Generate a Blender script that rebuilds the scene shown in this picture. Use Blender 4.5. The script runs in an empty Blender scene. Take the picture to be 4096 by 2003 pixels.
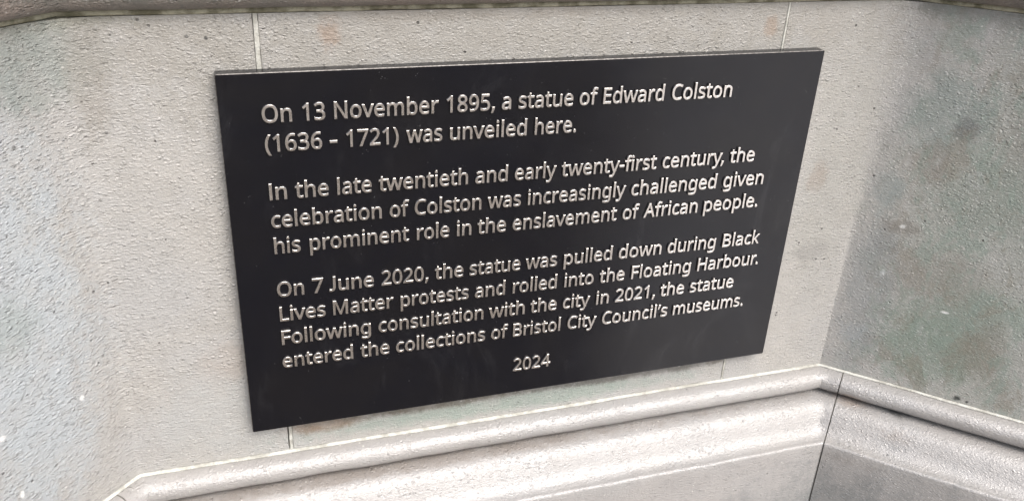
import bpy, bmesh, math, random
from mathutils import Vector, Matrix, noise as mnoise

random.seed(7)
sc = bpy.context.scene
COL = sc.collection
ZG = 1.0            # height of the plaque's bottom edge above the pavement

# ------------------------------------------------------------------ camera
CAM_ROWS = [[0.950511, -0.307423, 0.04495], [-0.100308, -0.440576, -0.892094], [0.294054, 0.843436, -0.449609]]
CAM_POS = [0.00752, -1.13849, 0.87326]
cam_d = bpy.data.cameras.new("camera")
cam_d.sensor_fit = 'HORIZONTAL'
cam_d.sensor_width = 36.0
cam_d.lens = 3533.29 / 4096.0 * 36.0
cam_d.clip_start = 0.02
cam_d.clip_end = 500.0
cam = bpy.data.objects.new("camera", cam_d)
COL.objects.link(cam)
rx, ry, rz = [Vector(r) for r in CAM_ROWS]
m3 = Matrix((rx, -ry, -rz)).transposed()
cam.matrix_world = Matrix.Translation(Vector((CAM_POS[0], CAM_POS[1], CAM_POS[2] + ZG))) @ m3.to_4x4()
sc.camera = cam

# ------------------------------------------------------------------ light
SUN_AZ, SUN_EL = math.radians(18), math.radians(50)   # azimuth to the right of the wall's outward normal
SUN_DIR = Vector((math.sin(SUN_AZ) * math.cos(SUN_EL), -math.cos(SUN_AZ) * math.cos(SUN_EL), math.sin(SUN_EL)))
world = bpy.data.worlds.new("World")
sc.world = world
world.use_nodes = True
wn, wl = world.node_tree.nodes, world.node_tree.links
sky = wn.new('ShaderNodeTexSky')
sky.sky_type = 'NISHITA'
sky.sun_disc = False
sky.sun_elevation = SUN_EL
sky.sun_rotation = math.atan2(SUN_DIR.x, SUN_DIR.y)
sky.air_density = 1.0
sky.dust_density = 4.0
hsv = wn.new('ShaderNodeHueSaturation')           # overcast: the cloud layer greys the blue
hsv.inputs['Saturation'].default_value = 0.75
wl.new(sky.outputs['Color'], hsv.inputs['Color'])
wl.new(hsv.outputs['Color'], wn['Background'].inputs['Color'])
wn['Background'].inputs['Strength'].default_value = 0.10

sun_d = bpy.data.lights.new("sun", 'SUN')
sun_d.energy = 1.5
sun_d.angle = math.radians(45)
sun_d.color = (1.0, 0.98, 0.96)
sun = bpy.data.objects.new("sun", sun_d)
sun.rotation_euler = (-SUN_DIR).to_track_quat('-Z', 'Y').to_euler()
sun.location = SUN_DIR * 10
COL.objects.link(sun)

vs = sc.view_settings
vs.view_transform = 'Standard'
vs.look = 'None'
vs.gamma = 1.0
vs.use_curve_mapping = False
vs.exposure = 1.03

# ------------------------------------------------------------------ helpers
def tag(o, label=None, cat=None, kind=None, group=None):
    for k, v in (('label', label), ('category', cat), ('kind', kind), ('group', group)):
        if v:
            o[k] = v

def empty(name, loc):
    o = bpy.data.objects.new(name, None)
    o.empty_display_size = 0.1
    o.location = loc
    COL.objects.link(o)
    return o

def mesh_obj(name, verts, faces, mat, parent=None, smooth=35, label=None, recalc=True):
    """verts are in scene coordinates (z measured from the plaque's bottom edge)."""
    off = Vector(parent.location) if parent else Vector((0, 0, 0))
    me = bpy.data.meshes.new(name)
    me.from_pydata([Vector((v[0], v[1], v[2] + ZG)) - off for v in verts], [], faces)
    bm = bmesh.new(); bm.from_mesh(me)
    if recalc:
        bmesh.ops.remove_doubles(bm, verts=bm.verts, dist=1e-5)
        bmesh.ops.recalc_face_normals(bm, faces=bm.faces)
    bm.to_mesh(me); bm.free()
    if smooth:
        for p in me.polygons:
            p.use_smooth = True
        me.set_sharp_from_angle(angle=math.radians(smooth))
    me.materials.append(mat)
    o = bpy.data.objects.new(name, me)
    COL.objects.link(o)
    if parent:
        o.parent = parent
    if label:
        o['label'] = label
    return o

class NT:
    """small node-tree helper"""
    def __init__(s, name):
        s.mat = bpy.data.materials.new(name)
        s.mat.use_nodes = True
        s.n, s.l = s.mat.node_tree.nodes, s.mat.node_tree.links
        s.bsdf = s.n['Principled BSDF']
        s.co = s.n.new('ShaderNodeTexCoord').outputs['Object']
    def put(s, sock, v):
        if isinstance(v, bpy.types.NodeSocket):
            s.l.new(v, sock)
        elif isinstance(v, (tuple, list)) and len(v) == 3 and sock.type == 'RGBA':
            sock.default_value = (*v, 1)
        else:
            sock.default_value = v
    def noise(s, scale, detail=3, rough=0.55, dist=0.0, vec=None, out='Fac'):
        t = s.n.new('ShaderNodeTexNoise')
        t.inputs['Scale'].default_value = scale; t.inputs['Detail'].default_value = detail
        t.inputs['Roughness'].default_value = rough; t.inputs['Distortion'].default_value = dist
        s.l.new(vec if vec else s.co, t.inputs['Vector'])
        return t.outputs[out]
    def voro(s, scale, vec=None, out='Distance', feature='F1', rnd=1.0):
        t = s.n.new('ShaderNodeTexVoronoi'); t.feature = feature
        t.inputs['Scale'].default_value = scale
        t.inputs['Randomness'].default_value = rnd
        s.l.new(vec if vec else s.co, t.inputs['Vector'])
        return t.outputs[out]
    def math(s, op, a, b=0.0, clamp=False):
        t = s.n.new('ShaderNodeMath'); t.operation = op; t.use_clamp = clamp
        s.put(t.inputs[0], a); s.put(t.inputs[1], b)
        return t.outputs[0]
    def ramp(s, v, a, b, c=0.0, d=1.0, smooth=True):
        t = s.n.new('ShaderNodeMapRange'); t.interpolation_type = 'SMOOTHSTEP' if smooth else 'LINEAR'
        t.clamp = True
        s.put(t.inputs['Value'], v)
        for k, x in zip(('From Min', 'From Max', 'To Min', 'To Max'), (a, b, c, d)):
            t.inputs[k].default_value = x
        return t.outputs['Result']
    def mix(s, f, a, b, mode='MIX'):
        t = s.n.new('ShaderNodeMix'); t.data_type = 'RGBA'; t.blend_type = mode
        s.put(t.inputs[0], f); s.put(t.inputs[6], a); s.put(t.inputs[7], b)
        return t.outputs[2]
    def vmul(s, v, k):
        t = s.n.new('ShaderNodeVectorMath'); t.operation = 'MULTIPLY'
        s.l.new(v, t.inputs[0]); t.inputs[1].default_value = k
        return t.outputs[0]
    def vadd(s, v, k):
        t = s.n.new('ShaderNodeVectorMath'); t.operation = 'ADD'
        s.l.new(v, t.inputs[0]); s.put(t.inputs[1], k)
        return t.outputs[0]
    def sep(s, v):
        t = s.n.new('ShaderNodeSeparateXYZ'); s.l.new(v, t.inputs[0])
        return t.outputs
    def blob(s, c, r, breakup, edge=0.35):
        """0..1 patch round a point (c in the object's own coordinates), edge broken by noise"""
        t = s.n.new('ShaderNodeVectorMath'); t.operation = 'SUBTRACT'
        s.l.new(s.co, t.inputs[0]); t.inputs[1].default_value = c
        v = s.vmul(t.outputs[0], (1 / r[0], 1 / r[1], 1 / r[2]))
        ln = s.n.new('ShaderNodeVectorMath'); ln.operation = 'LENGTH'
        s.l.new(v, ln.inputs[0])
        d = s.math('ADD', ln.outputs['Value'], s.math('MULTIPLY', s.math('SUBTRACT', breakup, 0.5), 1.3))
        return s.ramp(d, edge, 1.0, 1.0, 0.0)
    def bump(s, h, strength, dist, normal=None):
        t = s.n.new('ShaderNodeBump')
        t.inputs['Strength'].default_value = strength
        t.inputs['Distance'].default_value = dist
        s.put(t.inputs['Height'], h)
        if normal: s.l.new(normal, t.inputs['Normal'])
        return t.outputs['Normal']

PED = Vector((0.44, 0.30, 0.0))       # base of the pedestal
def pc(x, y, z):                      # scene point -> pedestal object coordinates
    return (x - PED.x, y - PED.y, z + ZG - PED.z)

D = 0.0196            # wall plane (the plaque's front is y = 0)
XL, XR = -0.170, 1.050
S2 = math.sqrt(0.5)
def wl_pt(s, o, z):   # left splayed wall: s along it from the corner, o out of it
    return (XL - s * S2 + o * S2, D - s * S2 - o * S2, z)
def wr_pt(s, o, z):
    return (XR + s * S2 - o * S2, D - s * S2 - o * S2, z)

# ------------------------------------------------------------------ materials
def stone(name, base, cool, patches, crinkle=1.0, rough=0.42, grain=1.0, spec=0.5, dark_specks=1.0, crk_x=(-0.70, -0.50), coat=0.6, coat_rough=0.15, mottle=False):
    t = NT(name)
    big = t.noise(5.0, 4, 0.6, 0.4)
    med = t.noise(28.0, 4, 0.6, 0.3)
    brk = t.math('ADD', t.math('MULTIPLY', t.noise(18.0, 8, 0.78, 0.5), 0.6), t.math('MULTIPLY', t.noise(24.0, 6, 0.7, 0.2, t.vmul(t.co, (1.0, 1.0, 0.25))), 0.4))
    brk = t.math('ADD', t.math('MULTIPLY', t.math('SUBTRACT', brk, 0.5), 1.35), t.math('MULTIPLY', t.noise(130.0, 4, 0.75), 0.55))
    brk = t.math('ADD', brk, 0.225)
    col = t.mix(t.ramp(big, 0.35, 0.65), base, cool)
    col = t.mix(t.ramp(med, 0.45, 0.75, 0.0, 0.45), col, tuple(c * 0.80 for c in base))
    for c, r, colr, k in patches:
        f = t.math('MULTIPLY', t.blob(c, r, brk), k)
        f = t.math('MULTIPLY', f, t.ramp(med, 0.25, 0.6, 0.55, 1.0))
        col = t.mix(f, col, colr)
    if mottle:      # lichen and algae film, patchy, on the sheltered right splay
        mk = t.ramp(t.sep(t.co)[0], 0.60, 0.70)
        for offs, lo_, c_, k_ in (((2.0, 5.0, 1.0), 0.50, (0.215, 0.195, 0.155), 0.55), ((7.0, 1.0, 3.0), 0.49, (0.225, 0.275, 0.235), 0.6), ((4.0, 9.0, 6.0), 0.56, (0.40, 0.405, 0.385), 0.55)):
            mf = t.ramp(t.noise(19.0, 8, 0.72, 0.5, t.vmul(t.vadd(t.co, offs), (1, 1, 0.7))), lo_, lo_ + 0.12, 0.0, k_)
            col = t.mix(t.math('MULTIPLY', mf, mk), col, c_)
    # grain of the stone
    g1 = t.noise(210.0, 3, 0.65, 0.3, t.vmul(t.co, (1, 1, 1.35)))
    g2 = t.noise(620.0, 2, 0.6)
    gm = t.math('ADD', 0.55, t.ramp(t.noise(7.0, 3, 0.6, 0.0, t.vadd(t.co, (8.1, 2.2, 4.4))), 0.35, 0.70, 0.0, 0.45))
    gm = t.math('ADD', gm, t.ramp(t.sep(t.co)[0], 0.58, 0.72, 0.0, 0.75))      # coarser where the algae has eaten it
    gm = t.math('MULTIPLY', gm, grain)
    lo = t.math('SUBTRACT', 1.0, t.math('MULTIPLY', t.ramp(g1, 0.26, 0.40, 0.30, 0.0), gm))
    hi = t.math('ADD', 1.0, t.math('MULTIPLY', t.ramp(g1, 0.58, 0.74, 0.0, 0.34), gm))
    gv = t.math('MULTIPLY', t.math('MULTIPLY', lo, hi), t.ramp(g2, 0.30, 0.70, 1.0 - 0.08 * grain, 1.0 + 0.08 * grain, smooth=False))
    cv = t.n.new('ShaderNodeCombineColor')
    for k in range(3): t.l.new(gv, cv.inputs[k])
    col = t.mix(1.0, col, cv.outputs[0], 'MULTIPLY')
    # shell flecks and pits
    sp = t.voro(95.0, t.vmul(t.co, (1, 1, 1.3)))
    rare = t.ramp(t.noise(40.0, 2), 0.56, 0.62)
    col = t.mix(t.math('MULTIPLY', t.ramp(sp, 0.10, 0.22, 0.55, 0.0), rare), col, (0.62, 0.60, 0.56))
    rare2 = t.ramp(t.noise(31.0, 2, vec=t.vadd(t.co, (3.1, 1.7, 9.2))), 0.60, 0.64)
    pit = t.math('MULTIPLY', t.ramp(t.voro(70.0, t.vadd(t.co, (5.2, 0.3, 2.2))), 0.08, 0.17, 0.75 * dark_specks, 0.0), rare2)
    col = t.mix(pit, col, (0.06, 0.055, 0.05))
    t.l.new(col, t.bsdf.inputs['Base Color'])
    # surface: pitted and, on the left splay, crinkled
    wv = t.vmul(t.co, (1.0, 1.0, 1.6))
    xx = t.sep(t.co)[0]
    lm = t.ramp(xx, crk_x[0], crk_x[1], 1.3, 0.35)
    def grains(scale, stretch, off, keep, warp):
        """scattered raised grains / flakes of random height, some sunk as pits"""
        v = t.vmul(t.vadd(t.co, off), (1.0, 1.0, stretch))
        w = t.n.new('ShaderNodeVectorMath'); w.operation = 'SCALE'
        t.l.new(t.noise(scale * 0.6, 2, 0.5, 0.0, v, out='Color'), w.inputs[0]); w.inputs['Scale'].default_value = warp / scale
        v = t.vadd(v, w.outputs[0])
        d = t.ramp(t.voro(scale, v), 0.10, 0.62, 1.0, 0.0)
        rnd = t.n.new('ShaderNodeSeparateColor'); t.l.new(t.voro(scale, v, out='Color'), rnd.inputs[0])
        up = t.ramp(rnd.outputs[0], keep, 1.0, 0.0, 1.0, smooth=False)
        dn = t.ramp(rnd.outputs[0], 0.0, 0.16, 1.0, 0.0, smooth=False)
        return t.math('MULTIPLY', d, t.math('SUBTRACT', up, dn))
    flake = grains(175.0, 1.5, (0.0, 0.0, 0.0), 0.45, 1.6)
    ridge = grains(135.0, 2.6, (3.3, 1.1, 0.7), 0.30, 2.4)
    fine = t.noise(330.0, 3, 0.65, 0.3, wv)
    soft = t.noise(14.0, 3, 0.5)
    h = t.math('ADD', t.math('MULTIPLY', t.math('MULTIPLY', ridge, lm), 1.0), t.math('MULTIPLY', fine, 0.7))
    h = t.math('ADD', h, t.math('MULTIPLY', flake, t.ramp(t.noise(6.0, 4, 0.65, 0.5, t.vadd(t.co, (1.3, 7.7, 5.1))), 0.35, 0.68, 0.25, 0.85)))
    h = t.math('ADD', h, t.math('MULTIPLY', soft, 1.5))
    h = t.math('SUBTRACT', h, t.math('MULTIPLY', pit, 1.5))
    nrm = t.bump(h, 1.0, 0.0020 * crinkle)
    t.l.new(nrm, t.bsdf.inputs['Normal'])
    t.l.new(nrm, t.bsdf.inputs['Coat Normal'])
    t.bsdf.inputs['Coat Weight'].default_value = coat      # damp film
    t.bsdf.inputs['Coat Roughness'].default_value = coat_rough
    rr = t.ramp(t.noise(9.0, 3), 0.3, 0.7, rough - 0.06, rough + 0.10)
    t.l.new(rr, t.bsdf.inputs['Roughness'])
    t.bsdf.inputs['Specular IOR Level'].default_value = spec
    return t.mat

WARM = (0.398, 0.382, 0.356)
COOL = (0.385, 0.378, 0.366)
GREEN = (0.235, 0.262, 0.232)
GREY = (0.205, 0.203, 0.195)
BROWN = (0.225, 0.165, 0.115)
RUST = (0.30, 0.215, 0.155)
DARK = (0.06, 0.06, 0.055)

def pr(s, z): return pc(*wr_pt(s, 0, z))
def pl(s, z): return pc(*wl_pt(s, 0, z))
wall_stains_and_light = [
    # grime plus painted cornice shade at the head; darker right, cooler low left
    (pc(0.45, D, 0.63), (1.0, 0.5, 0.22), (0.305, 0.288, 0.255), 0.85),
    (pc(0.99, D, 0.36), (0.10, 0.06, 0.36), (0.335, 0.326, 0.298), 0.75),
    (pc(0.02, D, 0.02), (0.22, 0.06, 0.12), (0.40, 0.405, 0.395), 0.6),
    # sky sheen on the left splay, painted in as a cool tint
    (pl(0.13, 0.26), (0.14, 0.14, 0.40), (0.415, 0.452, 0.475), 0.8),
    # algae and soot on the right splay
    (pr(0.25, 0.26), (0.27, 0.27, 0.56), (0.325, 0.333, 0.300), 0.95),
    (pr(0.30, 0.45), (0.16, 0.16, 0.12), (0.215, 0.20, 0.17), 0.6),
    (pr(0.20, 0.33), (0.13, 0.13, 0.10), (0.205, 0.235, 0.20), 0.6),
    (pr(0.15, 0.17), (0.12, 0.12, 0.08), (0.225, 0.205, 0.175), 0.55),
    (pr(0.055, 0.10), (0.06, 0.06, 0.22), (0.255, 0.268, 0.266), 0.6),
    (pr(0.17, 0.04), (0.13, 0.13, 0.11), (0.195, 0.245, 0.198), 0.85),
    (pr(0.22, 0.12), (0.09, 0.09, 0.07), (0.215, 0.255, 0.215), 0.75),
    (pr(0.10, 0.46), (0.09, 0.09, 0.09), (0.225, 0.258, 0.238), 0.75),
    (pr(0.04, 0.31), (0.04, 0.04, 0.05), (0.24, 0.275, 0.265), 0.6),
    (pr(0.135, 0.438), (0.026, 0.026, 0.026), (0.12, 0.122, 0.118), 0.75),
    (pr(0.10, 0.37), (0.04, 0.04, 0.05), (0.215, 0.19, 0.16), 0.6),
    (pr(0.08, 0.25), (0.04, 0.04, 0.02), (0.20, 0.18, 0.155), 0.6),
    (pr(0.26, 0.05), (0.05, 0.05, 0.08), (0.22, 0.20, 0.165), 0.6),
    (pr(0.06, 0.215), (0.025, 0.025, 0.03), (0.20, 0.205, 0.20), 0.4),
    (pr(0.055, 0.02), (0.045, 0.045, 0.035), (0.30, 0.32, 0.325), 0.7),
    # head of the wall, darker greenish-brown patches below the cornice
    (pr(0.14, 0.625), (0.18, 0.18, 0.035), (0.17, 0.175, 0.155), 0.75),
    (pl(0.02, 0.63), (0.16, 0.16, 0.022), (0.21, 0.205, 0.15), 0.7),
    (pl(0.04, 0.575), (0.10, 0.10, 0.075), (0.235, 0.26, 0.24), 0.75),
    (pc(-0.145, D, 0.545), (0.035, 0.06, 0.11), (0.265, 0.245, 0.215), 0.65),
    (pl(0.14, 0.27), (0.05, 0.05, 0.06), (0.29, 0.325, 0.31), 0.6),
    # rust-brown blooms on the face
    (pc(0.145, D, 0.600), (0.022, 0.05, 0.035), RUST, 0.6),
    (pc(0.807, D, 0.590), (0.015, 0.05, 0.022), RUST, 0.55),
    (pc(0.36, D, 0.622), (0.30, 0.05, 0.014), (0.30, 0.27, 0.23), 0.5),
    (pc(0.951, D, 0.335), (0.028, 0.05, 0.036), (0.29, 0.24, 0.195), 0.5),
    (pc(0.975, D, 0.19), (0.05, 0.05, 0.022), (0.27, 0.262, 0.245), 0.6),
    (pc(-0.02, D, 0.12), (0.06, 0.05, 0.05), (0.37, 0.325, 0.285), 0.5),
    # run-off below the plaque: green wash, dark tide line with the plaque's contact shadow painted in
    (pc(0.42, D, -0.035), (0.44, 0.06, 0.024), (0.275, 0.325, 0.285), 0.85),
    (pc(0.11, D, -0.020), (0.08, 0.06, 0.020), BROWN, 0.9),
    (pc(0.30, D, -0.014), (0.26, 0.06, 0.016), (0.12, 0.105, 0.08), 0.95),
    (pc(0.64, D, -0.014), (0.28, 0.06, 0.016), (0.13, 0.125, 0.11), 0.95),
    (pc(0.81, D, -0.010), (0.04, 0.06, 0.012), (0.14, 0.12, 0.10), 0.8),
    # small black marks
    (pc(-0.005, D, 0.598), (0.0032, 0.03, 0.0032), DARK, 1.0),
    (pc(-0.0275, D, 0.6005), (0.0035, 0.03, 0.0028), DARK, 0.8),
    (pc(-0.1136, D, 0.605), (0.0022, 0.03, 0.0022), DARK, 1.0),
    (pl(0.084, 0.491), (0.004, 0.004, 0.004), DARK, 0.8),
    (pr(0.242, -0.051), (0.011, 0.011, 0.007), (0.03, 0.035, 0.03), 1.0),
    (pr(0.259, -0.053), (0.005, 0.005, 0.004), (0.03, 0.03, 0.03), 1.0),
    # bird-lime flecks
    (pr(0.079, 0.252), (0.006, 0.006, 0.005), (0.7, 0.7, 0.68), 0.9),
    (pr(0.182, 0.111), (0.009, 0.009, 0.003), (0.75, 0.75, 0.73), 1.0),
    (pr(0.067, 0.158), (0.006, 0.006, 0.010), (0.6, 0.62, 0.62), 0.6),
    (pl(0.066, 0.124), (0.005, 0.005, 0.006), (0.75, 0.75, 0.73), 1.0),
    (pl(0.182, 0.134), (0.006, 0.006, 0.006), (0.75, 0.75, 0.73), 1.0),
    (pl(0.176, 0.039), (0.004, 0.004, 0.009), (0.75, 0.75, 0.73), 1.0),
]
M_WALL = stone("weathered_pale_stone", WARM, COOL, wall_stains_and_light, crinkle=0.8, grain=0.9, mottle=True)
base_stains_and_shade = [
    (pr(0.13, -0.13), (0.06, 0.10, 0.022), BROWN, 0.45),
    (pr(0.05, -0.10), (0.04, 0.08, 0.018), RUST, 0.6),
    (pr(0.14, -0.104), (0.03, 0.06, 0.008), DARK, 0.8),
    (pr(0.10, -0.185), (0.14, 0.14, 0.022), (0.20, 0.165, 0.13), 0.6),
    (pr(0.15, -0.33), (0.45, 0.45, 0.19), (0.205, 0.21, 0.206), 0.97),  # right-hand lower face: its shade painted in over the stone colour
    (pc(0.40, -0.05, -0.16), (0.10, 0.08, 0.04), (0.36, 0.35, 0.34), 0.6),
    (pc(0.20, -0.02, -0.107), (0.9, 0.05, 0.006), (0.20, 0.165, 0.135), 0.55),
]
M_BASE = stone("washed_pale_stone", (0.345, 0.329, 0.314), (0.34, 0.33, 0.32), base_stains_and_shade, crinkle=0.62, rough=0.36, grain=0.5, spec=0.55, dark_specks=0.5, coat=1.0, coat_rough=0.13)
corn_stains = [
    (pc(-0.05, 0, 0.68), (0.30, 0.3, 0.05), (0.075, 0.082, 0.072), 0.8),
    (pc(0.68, 0, 0.68), (0.10, 0.3, 0.03), (0.19, 0.15, 0.05), 0.6),
    (pc(1.15, 0, 0.68), (0.25, 0.3, 0.06), (0.06, 0.055, 0.045), 0.8),
]
M_CORN = stone("sooty_stone", (0.205, 0.165, 0.138), (0.15, 0.135, 0.118), corn_stains, crinkle=0.9, rough=0.5, grain=1.0)

def mortar_mat(name, a, b):
    t = NT(name)
    col = t.mix(t.ramp(t.noise(45.0, 4, 0.6), 0.40, 0.66), a, b)
    col = t.mix(t.ramp(t.noise(260.0, 3, 0.6), 0.52, 0.72, 0.0, 0.5), col, tuple(c * 0.5 for c in a))
    t.l.new(col, t.bsdf.inputs['Base Color'])
    t.bsdf.inputs['Roughness'].default_value = 0.7
    t.l.new(t.bump(t.noise(220.0, 3, 0.6), 1.0, 0.0012), t.bsdf.inputs['Normal'])
    return t.mat
M_MORT = mortar_mat("lime_mortar", (0.58, 0.575, 0.525), (0.38, 0.37, 0.325))
M_MORT_GREEN = mortar_mat("algae_stained_mortar", (0.42, 0.40, 0.30), (0.16, 0.15, 0.095))
M_MORT_DARK = mortar_mat("dirty_mortar", (0.16, 0.15, 0.13), (0.06, 0.06, 0.05))

# plaque face
t = NT("black_patinated_metal")
sm = t.noise(7.0, 4, 0.6, 0.5)
col = t.mix(t.ramp(sm, 0.35, 0.65), (0.0034, 0.0038, 0.0068), (0.0052, 0.0052, 0.0072))
dust = t.math('MULTIPLY', t.ramp(t.voro(230.0), 0.08, 0.16, 0.30, 0.0), t.ramp(t.noise(60.0, 2), 0.60, 0.66))
col = t.mix(dust, col, (0.30, 0.30, 0.30))
smear = t.ramp(t.noise(9.0, 6, 0.7, 1.5, t.vmul(t.co, (1.0, 1.0, 0.4))), 0.52, 0.80, 0.0, 0.06)
col = t.mix(smear, col, (0.22, 0.22, 0.23))
t.l.new(col, t.bsdf.inputs['Base Color'])
t.l.new(t.ramp(t.noise(10.0, 4, 0.6, 0.8), 0.3, 0.7, 0.20, 0.27), t.bsdf.inputs['Roughness'])
t.bsdf.inputs['Specular IOR Level'].default_value = 0.5
t.l.new(t.bump(t.noise(350.0, 2), 0.25, 0.00003), t.bsdf.inputs['Normal'])
M_PLAQUE = t.mat

# raised letters
t = NT("polished_bronze_nickel")
t.bsdf.inputs['Metallic'].default_value = 1.0
lc = t.mix(t.ramp(t.noise(30.0, 3), 0.35, 0.65), (0.90, 0.86, 0.82), (0.82, 0.78, 0.74))
lc = t.mix(t.ramp(t.noise(400.0, 3), 0.50, 0.75, 0.0, 0.35), lc, (0.30, 0.27, 0.24))
t.l.new(lc, t.bsdf.inputs['Base Color'])
t.l.new(t.ramp(t.noise(120.0, 3), 0.3, 0.7, 0.24, 0.34), t.bsdf.inputs['Roughness'])
t.l.new(t.bump(t.noise(300.0, 3), 0.5, 0.00008), t.bsdf.inputs['Normal'])
M_LETTER = t.mat

# their cast sides, left dull
t = NT("dull_bronze")
t.bsdf.inputs['Metallic'].default_value = 1.0
t.l.new(t.mix(t.ramp(t.noise(200.0, 3), 0.35, 0.65), (0.30, 0.285, 0.27), (0.17, 0.16, 0.15)), t.bsdf.inputs['Base Color'])
t.bsdf.inputs['Roughness'].default_value = 0.5
M_SIDE = t.mat

# paving
t = NT("pale_paving")
br = t.n.new('ShaderNodeTexBrick')
t.l.new(t.co, br.inputs['Vector'])
br.inputs['Color1'].default_value = (0.62, 0.59, 0.56, 1)
br.inputs['Color2'].default_value = (0.56, 0.535, 0.51, 1)
br.inputs['Mortar'].default_value = (0.10, 0.095, 0.09, 1)
br.inputs['Scale'].default_value = 1.0
br.inputs['Mortar Size'].default_value = 0.006
br.inputs['Brick Width'].default_value = 0.75
br.inputs['Row Height'].default_value = 0.5
pvc = t.mix(t.ramp(t.noise(3.0, 5, 0.6), 0.4, 0.7, 0.0, 0.35), br.outputs['Color'], (0.30, 0.285, 0.265))
t.l.new(pvc, t.bsdf.inputs['Base Color'])
t.bsdf.inputs['Roughness'].default_value = 0.5
t.l.new(t.bump(t.noise(120.0, 4), 0.5, 0.002), t.bsdf.inputs['Normal'])
M_PAVE = t.mat

t = NT("dark_ground_for_reflection")  # matt dark ground added out of view to shape the letters' reflections
t.l.new(t.mix(t.ramp(t.noise(5.0, 5, 0.6), 0.4, 0.7), (0.145, 0.124, 0.104), (0.115, 0.099, 0.083)), t.bsdf.inputs['Base Color'])
t.bsdf.inputs['Roughness'].default_value = 0.9
t.bsdf.inputs['Specular IOR Level'].default_value = 0.15
t.l.new(t.bump(t.noise(160.0, 4), 0.6, 0.003), t.bsdf.inputs['Normal'])
M_DARK_GND = t.mat

# ------------------------------------------------------------------ setting
me = bpy.data.meshes.new("pavement")
me.from_pydata([(-60, -60, 0), (60, -60, 0), (60, 60, 0), (-60, 60, 0)], [], [(0, 1, 2, 3)])
me.materials.append(M_PAVE)
pav = bpy.data.objects.new("pavement", me); COL.objects.link(pav)
tag(pav, kind='structure')

me = bpy.data.meshes.new("added_dark_ground")          # unseen dark sheet, added so the left-hand letters reflect dimmer ground
me.from_pydata([(0.3, 0.6, 0.004), (0.55, 0.0, 0.004), (1.45, -1.65, 0.004), (3.0, -4.6, 0.004), (10.6, -19.2, 0.004), (-30, -19.2, 0.004), (-30, 0.6, 0.004)], [], [(0, 1, 2, 3, 4, 5, 6)])
me.materials.append(M_DARK_GND)
dark_gnd = bpy.data.objects.new("added_dark_ground", me); COL.objects.link(dark_gnd)
tag(dark_gnd, kind='structure')

# ------------------------------------------------------------------ pedestal
ped = empty("stone_pedestal", PED)
tag(ped, "weathered pale stone monument pedestal with splayed recess and moulded base behind the black plaque", "pedestal")

Z0, Z1 = -0.0585, 0.6270        # bed joints of the wall course
JL0, JL1 = 0.0522, 0.0592       # left upright joint
JR0, JR1 = 0.8330, 0.8369       # right upright joint
SEND = 0.62                     # length of the splays
YB = 0.62                       # back of the pedestal

def arc_corner(side, r, n=9):
    """points rounding the concave corner of front wall and splay; r = setback along each wall"""
    if side == 'L':
        c = Vector((XL, D)); a = c + Vector((1, 0)) * r; b = c + Vector((-S2, -S2)) * r
    else:
        c = Vector((XR, D)); a = c + Vector((-1, 0)) * r; b = c + Vector((S2, -S2)) * r
    out = []
    for i in range(n):
        k = i / (n - 1)
        out.append(a * (1 - k) ** 2 + c * 2 * k * (1 - k) + b * k * k)
    return out

def wall_block(side):
    zs = [Z0 + (Z1 - Z0) * i / 26 for i in range(27)]
    rows = []
    for z in zs:
        k = (z - Z0) / (Z1 - Z0)
        if side == 'R':
            r = 0.0015 + 0.075 * max(0.0, k - 0.18) ** 1.7
            xj = JR1
        else:
            r = 0.006 + 0.050 * k ** 1.3
            xj = JL0
        pts = [Vector((xj, D))]
        e = 0.0012 * (0.5 + 0.9 * abs(mnoise.noise((z * 60, xj * 9, 2))))   # worn arris at the joint
        sgn = 1 if side == 'R' else -1
        pts[0].y += e
        pts.append(Vector((xj + sgn * e * 1.3, D)))
        pts.append(Vector((xj + sgn * 0.06, D)))
        pts += arc_corner(side, r)
        f = wr_pt if side == 'R' else wl_pt
        for s in (0.15, 0.35, SEND):
            q = f(s, 0, 0); pts.append(Vector((q[0], q[1])))
        q = f(SEND, 0, 0)
        pts.append(Vector((q[0], YB)))
        pts.append(Vector((xj, YB)))
        rows.append([(p.x, p.y, z) for p in pts])
    n = len(rows[0])
    verts = [v for r in rows for v in r]
    faces = []
    for i in range(len(rows) - 1):
        for j in range(n):
            a, b = i * n + j, i * n + (j + 1) % n
            faces.append((a, b, b + n, a + n))
    faces.append(tuple(range(n)))
    faces.append(tuple(range((len(rows) - 1) * n, len(rows) * n)))
    return mesh_obj("wall_block", verts, faces, M_WALL, ped, smooth=30)

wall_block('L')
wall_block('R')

def mid_block():
    zs = [Z0 + (Z1 - Z0) * i / 40 for i in range(41)]
    rows = []
    for z in zs:
        e0 = 0.0012 * (0.5 + 0.9 * abs(mnoise.noise((z * 60, 4.0, 2))))
        e1 = 0.0012 * (0.5 + 0.9 * abs(mnoise.noise((z * 60, 8.0, 2))))
        pts = [(JL1, D + e0), (JL1 + 1.3 * e0, D), (JR0 - 1.3 * e1, D), (JR0, D + e1), (JR0, YB), (JL1, YB)]
        rows.append([(p[0], p[1], z) for p in pts])
    n = 6
    verts = [v for r in rows for v in r]
    faces = []
    for i in range(len(rows) - 1):
        for j in range(n):
            a, b = i * n + j, i * n + (j + 1) % n
            faces.append((a, b, b + n, a + n))
    faces.append(tuple(range(n)))
    faces.append(tuple(range((len(rows) - 1) * n, len(rows) * n)))
    return mesh_obj("wall_block", verts, faces, M_WALL, ped, smooth=30)
mid_block()

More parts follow.
